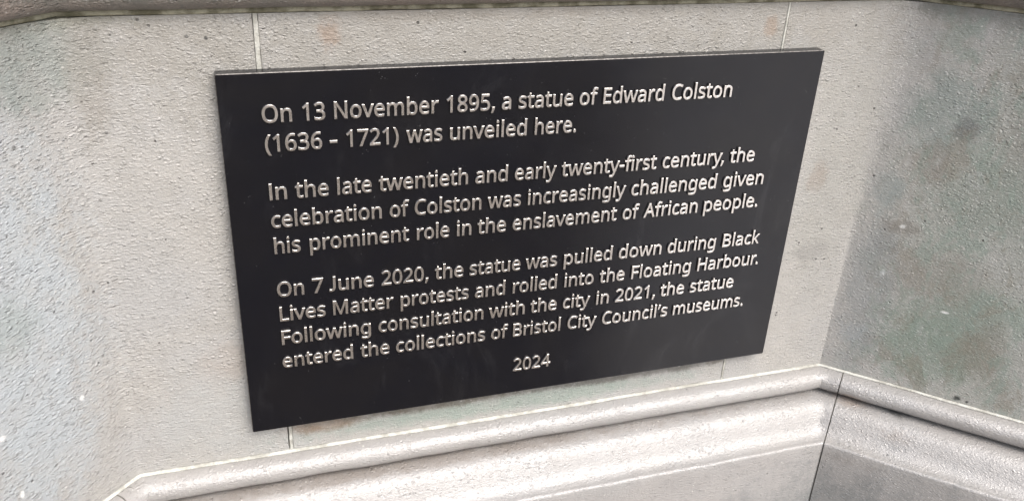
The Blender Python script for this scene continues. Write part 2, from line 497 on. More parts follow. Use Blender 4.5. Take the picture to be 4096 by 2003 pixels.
def catmull(pts, n=5):
    out = []
    for i in range(len(pts) - 1):
        p0 = pts[max(0, i - 1)]; p1 = pts[i]; p2 = pts[i + 1]; p3 = pts[min(len(pts) - 1, i + 2)]
        for k in range(n):
            u = k / n
            out.append(tuple(0.5 * (2 * b + (c - a) * u + (2 * a - 5 * b + 4 * c - d) * u * u + (3 * b - a - 3 * c + d) * u ** 3)
                             for a, b, c, d in zip(p0, p1, p2, p3)))
    out.append(pts[-1])
    return out

def front_pts(o, x0, x1, step=0.02):
    n = max(1, int(round((x1 - x0) / step)))
    return [(x0 + (x1 - x0) * i / n, D - o) for i in range(n + 1)]

def wobble(p, z, o, amp):
    k = amp * mnoise.noise((p[0] * 14, p[1] * 14, z * 40)) + amp * 0.5 * mnoise.noise((p[0] * 55, p[1] * 55, z * 90 + 7))
    return (p[0], p[1] + k, z + k * 0.6)

def sweep(name, prof, pathf, mat, amp=0.0011, smooth=38):
    """closed solid: every profile point (o, z) becomes a polyline pathf(o); back closed inside the pedestal"""
    back = -0.22
    loop = [(back, prof[0][1])] + list(prof) + [(back, prof[-1][1])]
    rows = []
    for o, z in loop:
        am = amp if o > -0.05 else 0.0
        rows.append([wobble(p, z, o, am) for p in pathf(o)])
    n = len(rows[0])
    verts = [v for r in rows for v in r]
    faces = []
    m = len(rows)
    for i in range(m):
        for j in range(n - 1):
            a, b = i * n + j, ((i + 1) % m) * n + j
            faces.append((a, a + 1, b + 1, b))
    faces.append(tuple(i * n for i in range(m)))
    faces.append(tuple(i * n + n - 1 for i in range(m)))
    return mesh_obj(name, verts, faces, mat, ped, smooth=smooth)

TAN = math.tan(math.radians(22.5))
SJ = 0.0446
def mitre(side, o):
    return (XL + o * TAN, D - o) if side == 'L' else (XR - o * TAN, D - o)
def xy(p): return (p[0], p[1])
def mid_path(o):
    a, b = mitre('L', o)[0], mitre('R', o)[0]
    sl = max(SJ, o * TAN + 1e-4)
    L0 = xy(wl_pt(sl, o, 0)); R0 = xy(wr_pt(sl, o, 0))
    lm = mitre('L', o)
    return ([L0, ((L0[0] + lm[0]) / 2, (L0[1] + lm[1]) / 2)] + front_pts(o, a, b, 1.22 / 60 if False else (b - a) / 60) +
            [((mitre('R', o)[0] + R0[0]) / 2, (mitre('R', o)[1] + R0[1]) / 2), R0])
def side_path(side, s0, s1, n):
    f = wl_pt if side == 'L' else wr_pt
    def g(o):
        s_start = s0 if s0 is not None else o * TAN
        return [xy(f(s_start + (s1 - s_start) * i / n, o, 0)) for i in range(n + 1)]
    return g
def full_path(o):
    a, b = mitre('L', o)[0], mitre('R', o)[0]
    left = side_path('L', None, SEND + 0.02, 24)(o)[::-1]
    right = side_path('R', None, SEND + 0.02, 24)(o)
    return left[:-1] + front_pts(o, a, b, (b - a) / 60) + right[1:]

bead = [(0.0035, -0.0632), (0.013, -0.0640), (0.0225, -0.0680), (0.0295, -0.0755), (0.0318, -0.0850), (0.0285, -0.0945), (0.0200, -0.1015), (0.0090, -0.1045)]
ogee = [(0.0085, -0.1075), (0.020, -0.1078), (0.034, -0.1090), (0.0465, -0.1130), (0.0565, -0.1210), (0.0650, -0.1330), (0.0735, -0.1465), (0.0830, -0.1560), (0.0920, -0.1603), (0.0990, -0.1615)]
base_prof = catmull(bead, 5) + catmull(ogee, 5) + [(0.1015, -0.1625), (0.1030, -0.1642), (0.1036, -0.1670)] + [(0.1036, -0.18 - 0.06 * i) for i in range(4)] + [(0.1036, -ZG)]
GAP = 0.0011
sweep("base_moulding", base_prof, mid_path, M_BASE)
sweep("base_moulding", base_prof, side_path('L', SJ + 2 * GAP, SEND + 0.02, 26), M_BASE)
sweep("base_moulding", base_prof, side_path('R', SJ + 2 * GAP, SEND + 0.02, 26), M_BASE)

# cornice over the wall course
corn = [(0.0030, 0.6345), (0.0085, 0.6352), (0.0170, 0.6390), (0.0225, 0.6460), (0.0240, 0.6550), (0.0215, 0.6640), (0.0150, 0.6710)]
corn2 = [(0.0140, 0.6740), (0.022, 0.6760), (0.030, 0.6840), (0.034, 0.6980), (0.040, 0.7120), (0.052, 0.7220), (0.066, 0.7260)]
corn_prof = catmull(corn, 5) + catmull(corn2, 4) + [(0.068, 0.728), (0.068, 0.775), (0.064, 0.780), (0.0, 0.800)]
sweep("cornice", corn_prof, full_path, M_CORN, amp=0.0008)["label"] = "sooty brown cornice moulding along the head of the wall"

# mortar: beds follow the wall, uprights stand between the blocks
def mortar_strip(prof, pathf, mat, amp):
    return sweep("mortar_joint", prof, pathf, mat, amp=amp, smooth=50)
def dense(pathf_side): return pathf_side
def full_dense(o):
    a, b = mitre('L', o)[0], mitre('R', o)[0]
    left = side_path('L', None, SEND, 70)(o)[::-1]
    right = side_path('R', None, SEND, 70)(o)
    return left[:-1] + front_pts(o, a, b, (b - a) / 170) + right[1:]
mortar_strip([(-0.0035, Z0 - 0.0007), (0.0026, Z0 - 0.0013), (0.0042, Z0 - 0.0028), (0.0040, -0.0628)], full_dense, M_MORT, 0.0009)
mortar_strip([(0.0000, 0.6342), (0.0012, 0.6325), (0.0012, 0.6290), (-0.0005, 0.6274)], full_dense, M_MORT_GREEN, 0.0010)

def upright(x0, x1, proud, mat, amp):
    rows = []
    n = 90
    for i in range(n + 1):
        z = Z0 + (Z1 - Z0) * i / n
        w0 = amp * mnoise.noise((z * 70, x0 * 31, 0)); w1 = amp * mnoise.noise((z * 70, x1 * 31, 5))
        if z < 0.1 and x0 < 0.2: w0 += 0.0014       # the joint has opened along one side here
        rows.append([(x0 + w0, D - proud + 0.0009, z), (x0 + 0.0006 + w0, D - proud, z), (x1 - 0.0006 + w1, D - proud, z), (x1 + w1, D - proud + 0.0009, z), (x1, D + 0.1, z), (x0, D + 0.1, z)])
    verts = [v for r in rows for v in r]; faces = []
    for i in range(n):
        for j in range(6):
            a, b = i * 6 + j, i * 6 + (j + 1) % 6
            faces.append((a, b, b + 6, a + 6))
    faces += [tuple(range(6)), tuple(range(n * 6, n * 6 + 6))]
    mesh_obj("mortar_joint", verts, faces, mat, ped, smooth=50)
upright(JL0 + 0.0004, JL1 - 0.0002, 0.0002, M_MORT, 0.0005)
upright(JR0 + 0.0001, JR1 - 0.0001, 0.0007, M_MORT, 0.0004)
inset = [(o - 0.0022, z) for o, z in base_prof]
mortar_strip(inset, side_path('R', SJ + 0.0004, SJ + 2 * GAP - 0.0003, 1), M_MORT_DARK, 0.0004)
mortar_strip(inset, side_path('L', SJ + 0.0004, SJ + 2 * GAP - 0.0003, 1), M_MORT_DARK, 0.0004)

# ------------------------------------------------------------------ plaque
PW, PH = 0.900, 0.5570
plq = empty("plaque", (PW / 2, 0.0, ZG))
tag(plq, "black rectangular metal plaque with raised silvery lettering fixed to the pale stone wall", "plaque")
bm = bmesh.new()
r = 0.0028
out = []
for cx, cz, a0 in ((PW - r, r, -90), (PW - r, PH - r, 0), (r, PH - r, 90), (r, r, 180)):
    for i in range(5):
        a = math.radians(a0 + 90 * i / 4)
        out.append((cx + r * math.cos(a), cz + r * math.sin(a)))
fv = [bm.verts.new((x, 0.0, z)) for x, z in out]
bv = [bm.verts.new((x, D - 0.0015, z)) for x, z in out]
n = len(out)
ff = bm.faces.new(fv); bm.faces.new(bv[::-1])
for i in range(n):
    bm.faces.new((fv[i], bv[i], bv[(i + 1) % n], fv[(i + 1) % n]))
bmesh.ops.recalc_face_normals(bm, faces=bm.faces)
bev = bmesh.ops.bevel(bm, geom=[e for e in bm.edges if len(e.link_faces) == 2 and ff in e.link_faces], offset=0.0009, segments=1, profile=0.5, affect='EDGES')
for f in bev['faces']: f.material_index = 1
bmesh.ops.recalc_face_normals(bm, faces=bm.faces)
bm.verts.ensure_lookup_table(); bm.verts.index_update()
pv = [tuple(v.co) for v in bm.verts]; pf = [tuple(v.index for v in f.verts) for f in bm.faces]
pm = [f.material_index for f in bm.faces]
bm.free()
panel = mesh_obj("panel", pv, pf, M_PLAQUE, plq, smooth=8, recalc=False)
panel.data.materials.append(M_SIDE)          # arris rubbed to bare bronze
for p, i in zip(panel.data.polygons, pm): p.material_index = i

# lettering: glyph outlines (advance, closed bezier splines of [lx,ly,x,y,rx,ry] in 1/1000 em)
GLYPHS = {
  '(': [300,[[[214,-158,187,-158,136,-99],[99,-33,76,41,52,116],[40,193,40,274,40,355],[52,434,76,510,99,585],[136,653,187,714,215,714],[242,714,270,714,223,651],[188,582,165,507,141,432],[129,354,129,275,129,198],[141,122,165,47,188,-27],[223,-95,269,-158,242,-158]]]],
  ')': [300,[[[58,-158,31,-158,77,-95],[112,-27,135,47,159,122],[171,198,171,275,171,354],[159,432,135,507,112,582],[77,651,30,714,58,714],[85,714,113,714,164,653],[201,585,225,510,248,434],[260,355,260,274,260,193],[248,116,225,41,201,-33],[164,-99,113,-158,86,-158]]]],
  ',': [268,[[[63,-129,41,-129,50,-91],[60,-49,70,-4,79,41],[86,81,91,116,122,116],[154,116,185,116,187,112],[190,109,192,105,183,70],[171,31,155,-11,138,-54],[122,-93,106,-129,84,-129]]]],
  '-': [322,[[[121,229,40,229,40,255],[40,281,40,307,121,307],[201,307,282,307,282,281],[282,255,282,229,201,229]]]],
  '.': [268,[[[150,-14,133,-14,116,-14],[102,-9,90,2,78,13],[72,30,72,54,72,79],[78,96,90,106,102,116],[116,121,133,121,150,121],[165,116,178,106,190,96],[196,79,196,54,196,30],[190,13,178,2,165,-9]]]],
  '0': [572,[[[342,-10,285,-10,204,-10],[145,23,107,88,68,153],[49,243,49,358,49,435],[57,501,73,556,88,611],[113,652,148,682,183,711],[228,725,285,725,365,725],[425,693,464,628,503,564],[523,474,523,358,523,281],[515,216,499,161,483,105],[458,63,423,34,388,5]],[[231,65,285,65,338,65],[376,89,399,137,422,186],[434,259,434,358,434,455],[422,528,399,577,376,626],[338,650,285,650,231,650],[193,626,171,577,148,528],[137,455,137,358,137,260],[148,187,171,138,193,89]]]],
  '1': [572,[[[298,0,269,0,269,166],[269,333,269,499,269,528],[269,551,270,568,271,585],[272,603,273,622,262,612],[253,603,244,595,235,588],[224,578,211,567,186,546],[160,526,135,505,120,525],[104,544,89,564,153,614],[218,664,282,714,306,714],[331,714,355,714,355,476],[355,238,355,0,326,0]]]],
  '2': [572,[[[205,0,48,0,48,24],[48,49,48,73,110,136],[173,199,235,262,271,298],[301,330,326,358,351,386],[369,414,382,440,395,468],[401,497,401,529,401,568],[389,598,366,618,343,639],[312,649,275,649,240,649],[210,643,184,631,157,619],[130,602,103,581,87,601],[72,620,56,640,84,663],[116,683,153,699,189,716],[230,724,275,724,342,724],[394,707,433,674,472,640],[491,593,491,534,491,497],[483,462,468,430,453,397],[431,365,404,333,377,301],[345,267,308,231,258,182],[209,133,159,84,159,83],[159,81,159,80,279,80],[400,80,520,80,520,53],[520,27,520,0,363,0]]]],
  '3': [572,[[[304,-10,241,-10,204,-10],[169,-7,137,-2,105,4],[74,14,45,29,45,56],[45,84,45,111,75,96],[107,85,142,77,177,68],[210,64,242,64,306,64],[352,76,381,102,409,127],[423,161,423,205,423,250],[406,282,371,302,336,321],[286,331,223,331,200,331],[177,331,154,331,154,356],[154,381,154,406,177,406],[201,406,224,406,283,406],[327,418,358,443,388,468],[403,500,403,541,403,576],[391,603,368,622,345,641],[313,650,273,650,234,650],[201,644,174,633,147,622],[120,607,93,590,78,610],[64,630,49,650,74,670],[106,687,143,702,181,717],[224,724,272,724,347,724],[402,707,439,674,475,641],[493,598,493,547,493,499],[480,461,453,432,426,404],[390,385,345,376,345,375],[345,373,345,372,402,365],[445,347,473,318,501,289],[515,250,515,203,515,162],[505,125,486,93,467,60],[437,35,397,17,356,-1]]]],
  '4': [572,[[[391,0,363,0,363,54],[363,108,363,162,249,162],[135,162,21,162,21,187],[21,212,21,237,133,397],[245,558,357,718,387,718],[418,718,448,718,448,559],[448,400,448,241,483,241],[517,241,552,241,552,215],[552,188,552,162,517,162],[483,162,448,162,448,108],[448,54,448,0,420,0]],[[178,343,107,241,192,241],[278,241,363,241,363,316],[363,391,363,466,363,501],[363,530,364,554,366,579],[367,602,368,624,367,624],[365,624,364,624,359,611],[352,598,344,583,336,568],[328,556,321,546,250,444]]]],
  '5': [572,[[[332,-10,248,-10,211,-10],[177,-7,145,0,112,7],[85,16,63,29,63,57],[63,84,63,112,87,97],[116,86,151,78,185,69],[218,65,249,65,302,65],[344,78,376,103,409,127],[425,166,425,219,425,266],[411,301,382,327,353,352],[308,364,246,364,227,364],[206,362,182,359,158,356],[139,352,124,349,109,358],[95,368,80,377,89,489],[98,602,107,714,226,714],[346,714,465,714,465,687],[465,661,465,634,371,634],[276,634,182,634,176,565],[171,496,165,427,176,429],[192,431,211,434,230,437],[252,438,275,438,348,438],[407,420,450,383,493,346],[515,295,515,228,515,154],[492,96,445,53,397,11]]]],
  '6': [572,[[[367,-10,298,-10,253,-10],[212,1,175,24,138,47],[109,81,88,128,66,175],[55,234,55,305,55,356],[60,407,69,456,78,506],[94,551,117,592,141,632],[174,664,217,688,260,712],[315,724,382,724,396,724],[411,723,429,722,446,721],[459,718,470,715,470,690],[470,665,470,640,458,644],[445,647,430,649,415,651],[399,652,384,652,338,652],[300,644,269,629,238,614],[214,593,197,566,179,539],[166,509,158,474,150,439],[145,402,143,363,145,363],[147,363,149,363,164,386],[186,406,213,423,240,439],[275,447,318,447,380,447],[430,428,468,390,506,353],[525,299,525,230,525,155],[504,97,463,54,422,11]],[[263,64,297,64,339,64],[373,78,399,105,425,131],[438,173,438,230,438,275],[427,311,404,338,381,365],[346,378,300,378,269,378],[241,372,218,359,195,346],[177,329,164,309,151,289],[144,268,144,247,144,218],[150,190,161,162,172,133],[189,110,212,92,235,73]]]],
  '7': [572,[[[168,0,136,0,234,211],[331,423,429,634,301,634],[172,634,44,634,44,661],[44,687,44,714,204,714],[363,714,523,714,523,691],[523,669,523,646,426,431],[330,215,233,0,201,0]]]],
  '8': [572,[[[359,-10,288,-10,211,-10],[152,7,111,40,70,74],[49,121,49,182,49,215],[56,243,70,267,83,291],[101,312,124,329,147,346],[171,361,197,373,162,393],[133,417,109,446,84,474],[72,510,72,554,72,591],[81,622,100,647,119,672],[144,691,176,704,208,717],[244,724,285,724,348,724],[399,709,439,680,479,651],[499,608,499,553,499,524],[493,499,480,478,468,457],[452,438,431,422,410,405],[388,391,363,378,392,364],[419,348,443,331,467,313],[486,292,501,269,515,246],[522,218,522,185,522,125],[501,77,459,42,416,8]],[[265,423,289,412,324,427],[353,444,376,465,400,486],[412,514,412,550,412,583],[400,609,377,626,354,644],[323,653,284,653,247,653],[217,644,193,626,170,609],[158,583,158,550,158,525],[164,505,176,488,187,471],[203,457,223,446,243,434]],[[235,60,286,60,335,60],[372,71,398,94,423,117],[436,147,436,184,436,219],[422,248,395,270,368,294],[331,314,286,331,281,333],[275,335,270,337,226,318],[193,297,170,273,147,248],[135,218,135,181,135,146],[147,117,172,94,197,72]]]],
  '9': [572,[[[259,-10,192,-10,179,-10],[163,-9,145,-8,128,-6],[113,-3,102,0,102,25],[102,50,102,75,128,66],[157,62,190,62,237,62],[275,70,306,85,336,100],[360,121,378,147,396,174],[409,205,417,240,425,275],[430,311,431,350,429,350],[427,350,425,350,410,327],[389,308,362,291,334,275],[298,267,255,267,194,267],[144,286,107,323,69,361],[50,414,50,483,50,533],[59,576,79,612,98,648],[124,676,158,695,192,714],[232,724,278,724,323,724],[364,713,401,690,438,667],[467,632,488,585,509,539],[520,480,520,409,520,358],[516,307,506,258,497,208],[481,163,457,123,434,82],[400,50,358,26,314,2]],[[227,336,274,336,306,336],[334,343,357,356,380,369],[399,385,412,405,424,425],[431,446,431,467,431,496],[425,524,414,552,403,580],[386,603,363,622,340,641],[312,650,278,650,237,650],[203,636,177,609,150,582],[137,540,137,484,137,438],[148,402,171,375,193,349]]]],
  'A': [639,[[[30,0,0,0,93,239],[186,478,279,717,306,717],[333,717,360,717,453,478],[545,239,638,0,607,0],[576,0,545,0,516,74],[488,147,459,221,365,221],[270,221,176,221,148,147],[119,74,91,0,61,0]],[[233,373,206,301,281,301],[357,301,432,301,405,373],[379,445,352,517,350,522],[347,532,342,546,337,560],[333,575,328,590,324,605],[321,616,318,624,313,603],[308,583,302,563,296,544],[291,528,287,517,260,445]]]],
  'B': [650,[[[181,0,97,0,97,238],[97,476,97,714,165,714],[233,714,301,714,390,714],[458,701,504,675,549,648],[572,602,572,537,572,495],[560,460,537,432,514,405],[480,387,436,379,436,377],[436,376,436,374,466,369],[493,361,518,348,542,335],[561,317,575,294,589,271],[596,240,596,203,596,138],[574,88,529,53,485,18],[425,0,348,0,264,0]],[[187,486,187,410,231,410],[275,410,319,410,380,410],[422,420,445,439,468,459],[479,488,479,527,479,566],[465,594,438,611,410,629],[366,637,305,637,266,637],[226,637,187,637,187,561]],[[187,162,187,76,235,76],[283,76,331,76,394,76],[438,88,463,113,488,138],[500,170,500,210,500,247],[487,278,462,301,436,323],[390,335,324,335,278,335],[233,335,187,335,187,249]]]],
  'C': [632,[[[428,-10,389,-10,316,-10],[256,5,207,35,158,65],[122,108,98,163,73,218],[61,283,61,358,61,430],[74,494,101,549,127,603],[166,647,217,678,268,708],[331,724,404,724,479,724],[545,710,601,682,589,657],[577,631,565,606,543,616],[518,625,492,633,465,641],[435,645,403,645,326,645],[266,619,222,568,178,517],[156,446,156,357,156,268],[177,198,217,147,258,95],[320,69,402,69,433,69],[463,72,491,77,519,82],[546,89,573,97,573,71],[573,45,573,19,546,9],[519,2,490,-3,462,-8]]]],
  'E': [556,[[[230,0,97,0,97,238],[97,476,97,714,230,714],[363,714,496,714,496,688],[496,661,496,635,393,635],[290,635,187,635,187,561],[187,486,187,412,284,412],[381,412,478,412,478,386],[478,360,478,334,381,334],[284,334,187,334,187,249],[187,164,187,79,290,79],[393,79,496,79,496,53],[496,26,496,0,363,0]]]],
  'F': [519,[[[127,0,97,0,97,238],[97,476,97,714,230,714],[363,714,496,714,496,688],[496,661,496,635,393,635],[290,635,187,635,187,551],[187,466,187,382,284,382],[380,382,477,382,477,356],[477,329,477,303,380,303],[284,303,187,303,187,202],[187,101,187,0,157,0]]]],
  'H': [741,[[[127,0,97,0,97,238],[97,476,97,714,127,714],[157,714,187,714,187,613],[187,513,187,412,309,412],[431,412,553,412,553,513],[553,613,553,714,583,714],[613,714,643,714,643,476],[643,238,643,0,613,0],[583,0,553,0,553,111],[553,222,553,333,431,333],[309,333,187,333,187,222],[187,111,187,0,157,0]]]],
  'L': [524,[[[231,0,97,0,97,238],[97,476,97,714,127,714],[157,714,187,714,187,503],[187,291,187,80,291,80],[395,80,499,80,499,53],[499,27,499,0,365,0]]]],
  'M': [907,[[[125,0,97,0,97,238],[97,476,97,714,141,714],[186,714,230,714,303,519],[377,324,450,129,451,129],[453,129,454,129,529,324],[603,519,678,714,722,714],[766,714,810,714,810,476],[810,238,810,0,780,0],[751,0,721,0,721,146],[721,293,721,439,721,474],[722,508,723,542,725,576],[727,604,728,625,727,625],[725,625,724,625,645,417],[565,208,486,0,461,0],[437,0,412,0,334,209],[255,417,177,626,176,626],[174,626,173,626,175,605],[177,578,178,543,179,508],[180,471,180,433,180,289],[180,144,180,0,152,0]]]],
  'N': [760,[[[125,0,97,0,97,238],[97,476,97,714,132,714],[166,714,201,714,328,517],[455,320,582,123,583,123],[585,123,586,123,585,134],[585,150,584,171,582,192],[582,216,581,241,579,266],[579,290,579,311,579,445],[579,580,579,714,607,714],[635,714,663,714,663,476],[663,238,663,0,628,0],[593,0,558,0,431,198],[303,395,176,593,175,593],[173,593,172,593,174,570],[176,541,178,506,179,471],[180,436,180,399,180,266],[180,133,180,0,152,0]]]],
  'O': [781,[[[463,-10,391,-10,317,-10],[255,5,206,36,158,67],[121,110,97,165,73,220],[61,285,61,359,61,432],[73,496,97,551,121,606],[158,648,206,679,256,710],[317,725,392,725,463,725],[523,710,572,680,621,649],[658,607,683,552,707,497],[720,432,720,358,720,284],[707,220,683,165,658,109],[621,67,572,36,523,5]],[[310,68,391,68,472,68],[532,94,569,145,606,197],[625,268,625,358,625,448],[606,518,569,569,532,620],[473,646,392,646,311,646],[252,620,213,569,175,518],[156,448,156,358,156,268],[175,197,213,145,251,94]]]],
  'a': [561,[[[260,-10,215,-10,166,-10],[126,3,94,29,62,54],[46,94,46,149,46,202],[67,244,109,273,151,302],[216,317,303,320,333,321],[364,322,394,323,394,334],[394,344,394,355,394,400],[384,431,365,448,346,465],[318,474,283,474,255,474],[228,470,203,462,178,453],[154,444,132,433,123,455],[114,477,105,499,128,512],[156,522,188,532,220,541],[253,545,288,545,353,545],[402,531,433,502,464,473],[480,428,480,365,480,243],[480,122,480,0,459,0],[437,0,416,0,410,25],[405,51,399,76,398,76],[396,76,395,76,372,47],[347,25,322,11,296,-3]],[[206,61,235,61,280,61],[318,74,348,99,378,123],[393,162,393,214,393,230],[393,246,393,262,367,261],[340,260,314,259,247,256],[201,246,176,227,150,208],[137,182,137,148,137,118],[146,96,165,82,183,68]]]],
  'b': [615,[[[405,-10,339,-10,297,-10],[263,-2,236,13,209,28],[188,47,173,68,171,68],[168,68,166,68,160,45],[154,23,148,0,127,0],[106,0,85,0,85,253],[85,507,85,760,114,760],[144,760,173,760,173,698],[173,637,173,575,173,552],[173,531,172,512,171,492],[169,476,168,465,170,465],[171,465,173,465,188,488],[209,507,236,522,263,537],[297,545,339,545,406,545],[459,522,500,476,540,429],[560,360,560,268,560,176],[540,107,499,60,458,13]],[[267,63,326,63,374,63],[410,81,433,116,457,151],[469,202,469,269,469,404],[421,472,324,472,267,472],[228,456,206,423,184,390],[173,340,173,271,173,270],[173,268,173,267,173,201],[184,151,205,115,227,81]]]],
  'c': [480,[[[331,-10,300,-10,253,-10],[210,0,174,19,137,38],[107,68,87,109,66,150],[55,202,55,265,55,331],[66,385,88,426,110,467],[140,498,178,517,215,536],[258,546,306,546,333,546],[360,543,385,537,410,532],[431,525,447,517,438,493],[429,468,420,444,404,450],[385,456,364,461,343,466],[323,469,304,469,199,469],[146,401,146,266,146,201],[159,152,184,117,210,83],[248,66,299,66,328,66],[354,69,376,75,399,81],[419,88,438,97,438,71],[438,45,438,19,420,10],[400,3,379,-2,357,-8]]]],
  'd': [615,[[[317,-10,275,-10,208,-10],[155,13,115,59,75,106],[55,175,55,267,55,359],[75,429,115,476,156,522],[209,546,276,546,317,546],[351,538,378,523,404,508],[425,489,442,467,444,467],[446,467,448,467,447,476],[446,488,445,505,443,522],[442,536,442,546,442,617],[442,689,442,760,471,760],[501,760,530,760,530,507],[530,253,530,0,506,0],[483,0,459,0,455,24],[450,48,446,72,445,72],[443,72,442,72,426,49],[405,30,378,14,351,-2]],[[241,63,289,63,346,63],[386,79,408,109,431,140],[443,187,443,250,443,255],[443,261,443,266,443,333],[432,384,410,420,388,455],[347,473,288,473,241,473],[205,454,182,416,158,379],[146,328,146,265,146,201],[158,151,182,116,205,81]]]],
  'e': [564,[[[350,-10,313,-10,262,-10],[218,0,178,21,139,42],[109,73,88,113,66,155],[55,205,55,264,55,323],[65,373,85,415,104,457],[132,489,168,512,203,535],[245,546,292,546,338,546],[378,536,411,516,443,496],[469,468,487,431,504,395],[513,353,513,304,513,286],[513,269,513,251,391,251],[268,251,146,251,147,190],[163,144,193,113,222,81],[264,65,317,65,351,65],[381,68,407,75,434,81],[461,90,489,102,489,76],[489,51,489,25,462,13],[435,4,408,-2,381,-7]],[[153,369,148,321,239,321],[330,321,421,321,421,366],[411,403,390,431,369,460],[336,474,291,474,249,474],[216,460,192,433,167,407]]]],
  'f': [344,[[[138,0,109,0,109,156],[109,312,109,468,78,468],[46,468,15,468,15,482],[15,495,15,509,46,519],[78,529,109,539,109,549],[109,560,109,570,109,639],[124,689,155,720,186,750],[228,765,283,765,304,765],[324,763,342,760,359,756],[374,752,387,747,379,724],[372,701,364,678,353,681],[341,685,327,688,313,691],[299,693,284,693,255,693],[233,683,218,664,204,644],[197,613,197,571,197,559],[197,548,197,536,242,536],[287,536,332,536,332,513],[332,491,332,468,287,468],[242,468,197,468,197,312],[197,156,197,0,168,0]]]],
  'g': [615,[[[372,-240,290,-240,211,-240],[147,-229,97,-206,97,-179],[97,-152,97,-125,150,-153],[216,-167,295,-167,341,-167],[377,-154,404,-127,430,-100],[443,-63,443,-16,443,-9],[443,-2,443,5,443,13],[443,24,444,39,445,55],[445,65,446,71,445,71],[443,71,442,71,406,17],[351,-10,276,-10,207,-10],[152,14,113,63,75,112],[55,180,55,267,55,352],[74,420,113,471,153,521],[206,546,275,546,310,546],[342,539,371,526,399,513],[423,492,443,465,445,465],[446,465,448,465,452,489],[456,512,460,536,483,536],[507,536,530,536,530,354],[530,173,530,-9,530,-86],[510,-143,471,-182,432,-221]],[[242,62,289,62,343,62],[382,76,407,106,432,135],[444,181,444,246,444,253],[444,260,444,267,444,340],[431,393,406,424,381,456],[341,472,287,472,242,472],[208,454,183,419,158,383],[146,332,146,266,146,200],[158,150,182,115,207,79]]]],
  'h': [618,[[[114,0,85,0,85,253],[85,507,85,760,114,760],[144,760,173,760,173,686],[173,611,173,537,173,510],[171,485,168,462,170,462],[172,462,174,462,191,489],[215,510,245,524,274,538],[306,545,341,545,406,545],[455,529,488,498,521,467],[537,418,537,349,537,233],[537,116,537,0,508,0],[479,0,450,0,450,114],[450,229,450,343,450,429],[410,472,330,472,270,472],[229,455,206,422,184,388],[173,340,173,277,173,185],[173,92,173,0,144,0]]]],
  'i': [258,[[[143,625,130,625,115,625],[103,630,93,639,83,648],[78,662,78,681,78,700],[83,714,93,723,103,732],[115,737,130,737,143,737],[155,732,166,723,176,714],[181,700,181,681,181,662],[176,648,166,639,155,630]],[[114,0,85,0,85,179],[85,357,85,536,114,536],[144,536,173,536,173,357],[173,179,173,0,144,0]]]],
  'k': [534,[[[114,0,85,0,85,253],[85,507,85,760,114,760],[143,760,172,760,172,628],[172,495,172,363,172,352],[172,338,171,321,170,304],[169,289,168,276,169,276],[171,276,172,276,176,281],[182,289,190,299,198,309],[206,319,214,330,223,340],[230,348,236,355,293,415],[350,476,407,536,441,536],[476,536,510,536,438,460],[365,383,293,307,370,205],[448,102,525,0,490,0],[454,0,419,0,357,83],[295,167,233,250,213,232],[192,215,172,197,172,131],[172,66,172,0,143,0]]]],
  'l': [258,[[[114,0,85,0,85,253],[85,507,85,760,114,760],[144,760,173,760,173,507],[173,253,173,0,144,0]]]],
  'm': [935,[[[114,0,85,0,85,179],[85,357,85,536,109,536],[132,536,156,536,160,512],[165,487,169,463,171,463],[172,463,174,463,191,491],[213,512,242,526,270,539],[300,546,332,546,416,546],[471,516,496,456,498,456],[499,456,501,456,519,487],[543,509,575,524,606,539],[638,546,673,546,734,546],[779,530,809,500,839,469],[854,418,854,349,854,233],[854,116,854,0,825,0],[796,0,767,0,767,115],[767,230,767,345,767,430],[731,472,658,472,606,472],[569,457,546,427,524,397],[513,353,513,296,513,197],[513,99,513,0,484,0],[455,0,426,0,426,115],[426,230,426,345,426,430],[389,472,316,472,262,472],[225,455,204,422,183,389],[173,341,173,278,173,185],[173,93,173,0,144,0]]]],
  'n': [618,[[[114,0,85,0,85,179],[85,357,85,536,109,536],[132,536,156,536,160,512],[165,487,169,463,171,463],[172,463,174,463,191,491],[215,512,246,526,277,539],[309,546,343,546,407,546],[455,530,488,500,521,468],[537,418,537,349,537,233],[537,116,537,0,508,0],[479,0,450,0,450,114],[450,229,450,343,450,429],[410,472,330,472,271,472],[230,455,207,422,184,389],[173,341,173,278,173,185],[173,93,173,0,144,0]]]],
  'o': [605,[[[378,-10,301,-10,254,-10],[212,1,175,22,137,44],[108,76,87,117,66,159],[55,210,55,269,55,358],[77,426,122,474,167,522],[227,546,304,546,353,546],[395,535,432,513,470,492],[499,461,520,420,541,379],[551,328,551,269,551,180],[528,112,484,63,439,14]],[[248,63,303,63,357,63],[397,82,422,119,447,155],[460,206,460,269,460,332],[447,382,422,418,397,454],[357,472,302,472,247,472],[208,454,183,418,158,382],[146,332,146,269,146,206],[159,155,184,119,209,82]]]],
  'p': [615,[[[114,-240,85,-240,85,19],[85,277,85,536,109,536],[133,536,157,536,161,512],[165,487,169,463,170,463],[172,463,173,463,189,486],[210,506,236,522,262,538],[297,546,340,546,406,546],[459,523,500,477,540,431],[560,362,560,269,560,178],[540,108,500,61,459,14],[406,-10,339,-10,298,-10],[263,-2,237,14,209,29],[188,47,173,68,171,68],[169,68,167,68,168,57],[170,42,171,25,172,8],[173,-7,173,-20,173,-93],[173,-167,173,-240,144,-240]],[[267,63,326,63,359,63],[386,72,406,90,428,108],[443,133,454,164,464,194],[469,230,469,270,469,331],[457,380,433,417,410,454],[373,472,324,472,269,472],[231,457,209,426,186,395],[174,349,173,286,173,280],[173,275,173,269,173,203],[184,152,205,117,227,81]]]],
